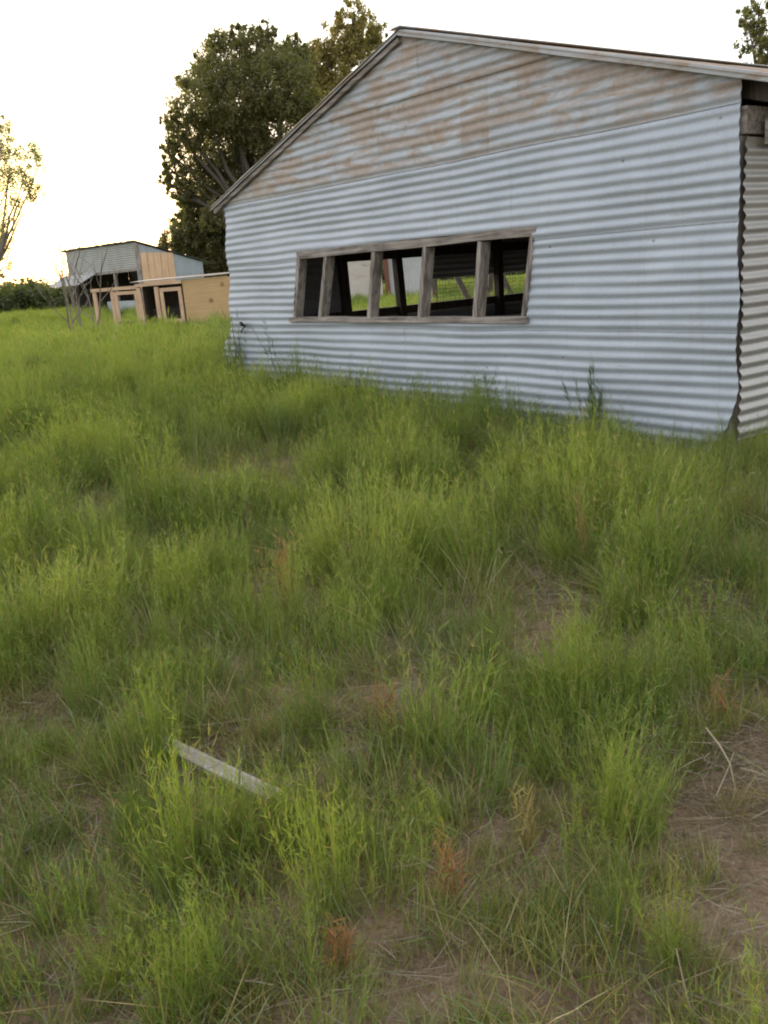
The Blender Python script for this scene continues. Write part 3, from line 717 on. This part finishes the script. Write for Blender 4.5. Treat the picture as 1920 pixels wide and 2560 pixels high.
def straw_mesh(seed, n_=46, ext=.14, L=.10):
    r = np.random.default_rng(seed)
    P0 = np.stack([r.uniform(-ext, ext, n_), r.uniform(-ext, ext, n_), r.uniform(.0, .022, n_)], 1)
    az = r.uniform(0, 6.283, n_); t_ = r.normal(0, .14, n_)
    d0 = np.stack([np.cos(az) * np.cos(t_), np.sin(az) * np.cos(t_), np.sin(t_)], 1)
    return blade_strip(P0, d0, L * r.uniform(.3, 1.4, n_), .0018 * r.uniform(.5, 1.6, n_), r.normal(0, .25, (n_, 3)) * np.array([1, 1, .3]), r, 3)

GREEN = [(.05, (.065, .118, .022)), (.3, (.118, .188, .030)), (.55, (.18, .255, .036)), (.8, (.26, .31, .05)), (1, (.35, .32, .085))]
M_weed = mat_leaf('weed_green', GREEN, trans=.45, gloss=.03, dry=.15)
M_tuft = mat_leaf('short_grass', [(.05, (.065, .11, .022)), (.35, (.12, .185, .03)), (.6, (.20, .215, .045)), (.8, (.27, .205, .08)), (1, (.35, .25, .12))], trans=.3, dry=.24)
M_straw = mat_leaf('straw', [(.1, (.10, .07, .045)), (.5, (.18, .13, .085)), (1, (.30, .23, .15))], trans=.15)
def lib(name, meshes, mat):
    c_ = bpy.data.collections.new(name)
    for i, (V, F) in enumerate(meshes):
        o = mesh_obj(f'{name}_{i}', V, F, mat); scene.collection.objects.unlink(o); c_.objects.link(o)
    return c_
L_weed = lib('weed_variants', [weed_mesh(100 + i, stems=int(48 + 8 * (i % 4)), H=[.40, .34, .46, .30, .42, .37, .5][i], spread=[.5, .75, .42, .85, .6, .7, .4][i], base=[.14, .2, .12, .24, .16, .2, .1][i], leafW=.0020, leafL=.034, jit=.6, leaves=19) for i in range(7)], M_weed)
L_far = lib('far_weed_variants', [weed_mesh(200 + i, stems=46, H=.42, spread=.6, leaves=7, leafL=.075, leafW=.0075, base=.14) for i in range(3)], M_weed)
L_tuft = lib('grass_tuft_variants', [tuft_mesh(300 + i, H=[.15, .11, .2, .13][i]) for i in range(4)], M_tuft)
L_straw = lib('straw_variants', [straw_mesh(400 + i) for i in range(4)], M_straw)

def scatter(name, pts, rot, scl, idx_, tint, coll, label, cat):
    me = bpy.data.meshes.new(name); me.vertices.add(len(pts)); me.vertices.foreach_set('co', pts.astype(np.float32).ravel())
    def attr(nm, ty, arr, key):
        a_ = me.attributes.new(nm, ty, 'POINT'); a_.data.foreach_set(key, arr.ravel())
    attr('rot', 'FLOAT_VECTOR', rot.astype(np.float32), 'vector'); attr('scl', 'FLOAT_VECTOR', scl.astype(np.float32), 'vector')
    attr('idx', 'INT', idx_.astype(np.int32), 'value'); attr('tint', 'FLOAT', tint.astype(np.float32), 'value')
    o = bpy.data.objects.new(name, me); scene.collection.objects.link(o)
    ng = bpy.data.node_groups.new(name + '_nodes', 'GeometryNodeTree')
    ng.interface.new_socket('Geometry', in_out='INPUT', socket_type='NodeSocketGeometry'); ng.interface.new_socket('Geometry', in_out='OUTPUT', socket_type='NodeSocketGeometry')
    gi = ng.nodes.new('NodeGroupInput'); go = ng.nodes.new('NodeGroupOutput')
    iop = ng.nodes.new('GeometryNodeInstanceOnPoints'); ci = ng.nodes.new('GeometryNodeCollectionInfo')
    ci.inputs['Collection'].default_value = coll; ci.inputs['Separate Children'].default_value = True; ci.inputs['Reset Children'].default_value = True
    def na(nm, ty):
        x = ng.nodes.new('GeometryNodeInputNamedAttribute'); x.data_type = ty; x.inputs[0].default_value = nm; return x.outputs[0]
    er = ng.nodes.new('FunctionNodeEulerToRotation')
    lk = ng.links.new
    lk(gi.outputs[0], iop.inputs['Points']); lk(ci.outputs[0], iop.inputs['Instance']); iop.inputs['Pick Instance'].default_value = True
    lk(na('idx', 'INT'), iop.inputs['Instance Index']); lk(na('rot', 'FLOAT_VECTOR'), er.inputs[0]); lk(er.outputs[0], iop.inputs['Rotation']); lk(na('scl', 'FLOAT_VECTOR'), iop.inputs['Scale'])
    lk(iop.outputs[0], go.inputs[0])
    md = o.modifiers.new('scatter', 'NODES'); md.node_group = ng
    tag(o, label, cat, kind='stuff'); return o
def sample(n_, ymin, ymax, margin=1.25):
    """random ground points in the wedge the place shows, density falling as told by the caller"""
    y = np.sqrt(rng.uniform(ymin ** 2, ymax ** 2, n_)); x = rng.uniform(-1, 1, n_) * (.42 * margin * y + .6); return x, y
def keep_out(x, y):
    u_, w_ = uw(x, y)
    ins = (u_ > -.05) & (u_ < 6.75) & (w_ > -.02) & (w_ < SHED_D)
    b = np.stack([x - B0.x, y - B0.y]); bu = b[0] * BR.x + b[1] * BR.y; bl_ = b[0] * BL.x + b[1] * BL.y
    ins |= (bu > 0) & (bu < WB) & (bl_ > 0) & (bl_ < LB)
    kd_ = (K1 - K0).normalized(); ku = (x - K0.x) * kd_.x + (y - K0.y) * kd_.y; kw = -(x - K0.x) * kd_.y + (y - K0.y) * kd_.x
    ins |= (ku > kx(346)) & (ku < KL) & (kw > 0) & (kw < 1.15)
    return ins
def mk(x, y, s, ti, nvar, lean=.12):
    n_ = len(x)
    pts = np.stack([x, y, gz(x, y)], 1); rot = np.stack([rng.normal(0, lean, n_), rng.normal(-.16, lean, n_), rng.uniform(0, 6.28, n_)], 1)
    sc = np.stack([s * rng.uniform(.85, 1.2, n_), s * rng.uniform(.85, 1.2, n_), s * rng.uniform(.8, 1.2, n_)], 1)
    return pts, rot, sc, rng.integers(0, nvar, n_), np.clip(ti, 0, 1)
def hfield(x, y):
    """how rank the weeds grow at a place: low near the viewer, high along and left of the shed"""
    base = .74 + .34 * smooth(2.2, 6.5, y) + .25 * smooth(7, 11, y)
    u_, w_ = uw(x, y); right = smooth(.2, 1.2, x) * smooth(3, 5, y) * .1
    near_wall = np.exp(-np.clip(-w_, 0, 9) / .8) * ((u_ > -.3) & (u_ < 7))
    wallside = np.exp(-(np.clip(-w_ - .1, 0, 9) / .9) ** 2) * (u_ > -.6) * (u_ < 7)
    return (base + right) * (1 - wallside * (.10 + .34 * smooth(3.5, .3, u_)))
# near weeds
x, y = sample(10000, 1.1, 15.5)
g = gapf(x, y); cl_ = field(x, y, .55, 0); dens = np.clip(.62 + .45 * cl_ + .25 * smooth(5, 9, y), .06, 1) * (1 - np.clip(g, 0, 1)) ** 1.5
k = (rng.random(len(x)) < dens) & ~keep_out(x, y); x, y, cl_, g = x[k], y[k], cl_[k], g[k]
s = hfield(x, y) * rng.uniform(.42, 1.15, len(x)) * (.88 + .24 * cl_) * (1 - .4 * np.clip(g, 0, 1))
ti = .46 + .22 * field(x, y, 1.3, 1) + .14 * cl_ + rng.normal(0, .12, len(x)) - .14 * smooth(5, 8, y)
scatter('weeds', *mk(x, y, s, ti, 7), L_weed, 'feathery green weeds growing in mounds up to the shed wall', 'weeds')
# far weeds
x, y = sample(15000, 13.5, 62, 1.35)
k = ~keep_out(x, y) & (rng.random(len(x)) < np.clip(.9 - (y - 14) / 90, .3, 1)); x, y = x[k], y[k]
s = (1.1 + .22 * field(x, y, 2.5, 0)) * rng.uniform(.8, 1.25, len(x)) * (1 + .1 * smooth(20, 50, y)); s = s * (1 - .25 * smooth(22, 30, y))
ti = .38 + .2 * field(x, y, 4, 1) + rng.normal(0, .08, len(x))
scatter('meadow_weeds', *mk(x, y, s, ti, 3), L_far, 'tall bright green weeds filling the meadow around the far barn and coop', 'weeds')
# dead standing stems scattered among them
x, y = sample(420, 1.3, 11)
k = ~keep_out(x, y) & (field(x, y, .9, 1) > -.1); x, y = x[k], y[k]
scatter('dry_stems', *mk(x, y, hfield(x, y) * rng.uniform(.5, 1.0, len(x)), rng.uniform(.2, .9, len(x)), 3, .2), lib('dry_stem_variants', [weed_mesh(700 + i, stems=9, H=.42, spread=.5, leaves=6, leafL=.03, leafW=.002, base=.08, jit=.9, up=-.1) for i in range(3)], M_straw), 'dead tan stems standing here and there among the green weeds', 'dead stems')
# short grass between
x, y = sample(13000, 1.1, 10.0)
g = gapf(x, y); dens = np.clip(.85 - .4 * g, .12, 1); k = (rng.random(len(x)) < dens) & ~keep_out(x, y); x, y, g = x[k], y[k], g[k]
s = rng.uniform(.6, 1.35, len(x)) * (1 - .35 * np.clip(g, 0, 1)) * (1 + .3 * smooth(3, 8, y))
ti = .38 + .18 * field(x, y, .8, 2) + .42 * g + rng.normal(0, .16, len(x))
scatter('grass', *mk(x, y, s, ti, 4, .2), L_tuft, 'short green and tan grass tufts between the weeds', 'grass')
# straw litter
x, y = sample(9000, 1.0, 8.5)
g = gapf(x, y); k = (rng.random(len(x)) < np.clip(.15 + .85 * g, 0, 1)) & ~keep_out(x, y); x, y = x[k], y[k]
scatter('straw_litter', *mk(x, y, rng.uniform(.7, 1.3, len(x)), rng.uniform(.1, .95, len(x)), 4, .05), L_straw, 'dry straw and dead stems matted over the bare soil', 'straw')

# ------------------------------------------------------------------ single plants and scraps one can point at
M_rust = mat_leaf('rusty_dead_leaves', [(.1, (.20, .09, .04)), (.5, (.34, .155, .07)), (1, (.44, .23, .10))], trans=.3, nscale=9, attr=False, gloss=.02)
M_yel = mat_leaf('yellow_dead_leaves', [(.1, (.20, .15, .05)), (.5, (.30, .22, .08)), (1, (.42, .32, .14))], trans=.3, nscale=9, attr=False, gloss=.02)
M_tallweed = mat_leaf('tall_weed_leaves', [(.1, (.03, .06, .02)), (.5, (.06, .105, .03)), (1, (.10, .15, .04))], trans=.4, nscale=3, attr=False)
def dead_weed(px, py, z, H, mat, label, seed, cat='dead weed', spread=.22, stems=11, leaves=11):
    v = ray(px, py); t_ = (z - EYE.z) / v.z; p = EYE + v * t_
    p.z = float(gz(p.x, p.y)) - .01
    T = thing('dead_weed', label, cat, p, 0, 'dead coloured weeds among the green')
    V, F = weed_mesh(seed, stems, H, spread, leaves, .04, .0028, .02, up=-.1, jit=.8)
    mesh_obj('foliage', V, F, mat, T)
    mb = MB(); 
    for q in range(3): mb.tube([(rnd.uniform(-.02, .02), rnd.uniform(-.02, .02), -.02), (rnd.uniform(-.03, .03), rnd.uniform(-.03, .03), H * .4), (rnd.uniform(-.05, .05), rnd.uniform(-.05, .05), H * .8)], [.004, .003, .0015], 5)
    mb.build('stem', mat, T)
dead_weed(722, 1540, .05, .44, M_rust, 'orange brown dead weed left of centre, the largest of the rusty ones', 501, stems=22)
dead_weed(968, 1830, .03, .24, M_rust, 'rusty dead weed at the picture centre above a bare patch', 502)
dead_weed(1130, 2240, .02, .20, M_rust, 'brown withered weed below centre beside dark bare soil', 503)
dead_weed(845, 2420, .02, .20, M_rust, 'orange dry weed near the bottom edge, left of centre', 504)
dead_weed(1235, 1160, .12, .34, M_yel, 'tan stalked weed standing close to the shed wall foot', 505, stems=12)
dead_weed(1465, 1420, .08, .50, M_yel, 'tall yellow stalked weed right of centre', 506, spread=.22)
dead_weed(1320, 2120, .03, .24, M_yel, 'yellow withered weed right of centre near the bottom', 507, stems=10)
dead_weed(1800, 1790, .02, .18, M_rust, 'orange brown weed at the right edge by the path', 508)
def tall_weed(px, py, z, H, label, seed, stems=9, spread=.25):
    v = ray(px, py); t_ = (z - EYE.z) / v.z; p = EYE + v * t_; p.z = float(gz(p.x, p.y)) - .01
    T = thing('tall_weed', label, 'weed', p, 0, 'tall weeds against the shed wall')
    V, F = weed_mesh(seed, int(stems * 2.2), H, spread * 1.5, 36, .075, .0048, .08); mesh_obj('foliage', V, F, M_tallweed, T)
    mb = MB(); mb.tube([(0, 0, -.02), (.01, .01, H * .5), (.0, .02, H)], [.008, .006, .002], 5); mb.build('stem', M_tallweed, T)
tall_weed(735, 1010, .12, 1.05, 'tall leafy weed in front of the shed wall left of the window sill', 601, stems=12)
tall_weed(600, 1000, .15, .95, 'dark bushy weed at the left corner of the shed', 602, stems=22, spread=.42)
tall_weed(870, 1030, .14, .55, 'short upright weed below the left end of the shed window', 603)
tall_weed(1480, 1120, .14, .60, 'thin weed before the shed wall under its right half', 604, stems=7)
tall_weed(1230, 1080, .14, .55, 'upright weed near the shed wall below the window right end', 605, stems=7)

def gpt(px, py, z):
    v = ray(px, py); return EYE + v * ((z - EYE.z) / v.z)
a_ = gpt(400, 1855, .032); b_ = gpt(690, 1992, .036)
pl = thing('wooden_board', 'weathered grey wooden board lying in the weeds at lower left', 'board', (a_ + b_) / 2, math.atan2(b_.y - a_.y, b_.x - a_.x))
hl = (b_ - a_).length / 2
mb = MB(); mb.board((-hl, 0, 0), (hl, 0, 0), .062, .022, up=(0, 0, 1), jit=.001, bev=.003); mb.build('plank', mat_wood('bleached_board', (.36, .325, .29), (.20, .165, .14), axis=0, scale=1.5), pl)
p = gpt(1495, 1268, .16)
mb = MB(); mb.board(Vector((-.07, 0, 0)), Vector((.07, .02, .015)), .05, .03, up=(0, 0, 1), jit=.006); o = mb.build('scrap', M_white); o.location = p
tag(o, 'small white scrap lying in the weeds right of centre', 'scrap')
M_stalk = mat_plain('dry_stalk', (.33, .27, .18), .9)
def stalk(pts, r0, label, head=False):
    P = [gpt(*q) for q in pts]; o_ = P[0].copy()
    # smooth the run of the stalk
    Q = []
    for i in range(len(P) - 1):
        for f_ in (0, .34, .67): Q.append(P[i].lerp(P[i + 1], f_) - o_)
    Q.append(P[-1] - o_)
    mb = MB(); mb.tube(Q, [r0 * (1 - .6 * i / len(Q)) for i in range(len(Q))], 5); o = mb.build('dry_stalk', M_stalk, None, True); o.location = o_
    tag(o, label, 'dry stalk', 'dry stalks lying over the weeds')
stalk([(1765, 1820, .10), (1800, 1865, .09), (1825, 1910, .06), (1840, 1980, .02)], .004, 'pale curved dry stalk at the right edge above the bare path')
stalk([(1790, 1990, .05), (1815, 1935, .07), (1835, 1880, .10)], .002, 'thin dry stalk crossing the curved one at the right')
stalk([(1850, 1920, .06), (1890, 1930, .06), (1925, 1945, .05)], .0025, 'thin straight dry stalk pointing off the right edge')
stalk([(1735, 2560, .02), (1710, 2460, .10), (1690, 2370, .16)], .0022, 'dry stalk rising at the bottom right')
stalk([(598, 1960, .05), (600, 1900, .14), (595, 1872, .18)], .004, 'pale seed head standing behind the wooden board')
stalk([(1668, 1535, .12), (1680, 1500, .2), (1695, 1475, .25)], .004, 'pale bent seed head right of centre')
stalk([(605, 1000, .25), (590, 960, .42), (582, 945, .48)], .008, 'pale dry stalk at the left corner of the shed')
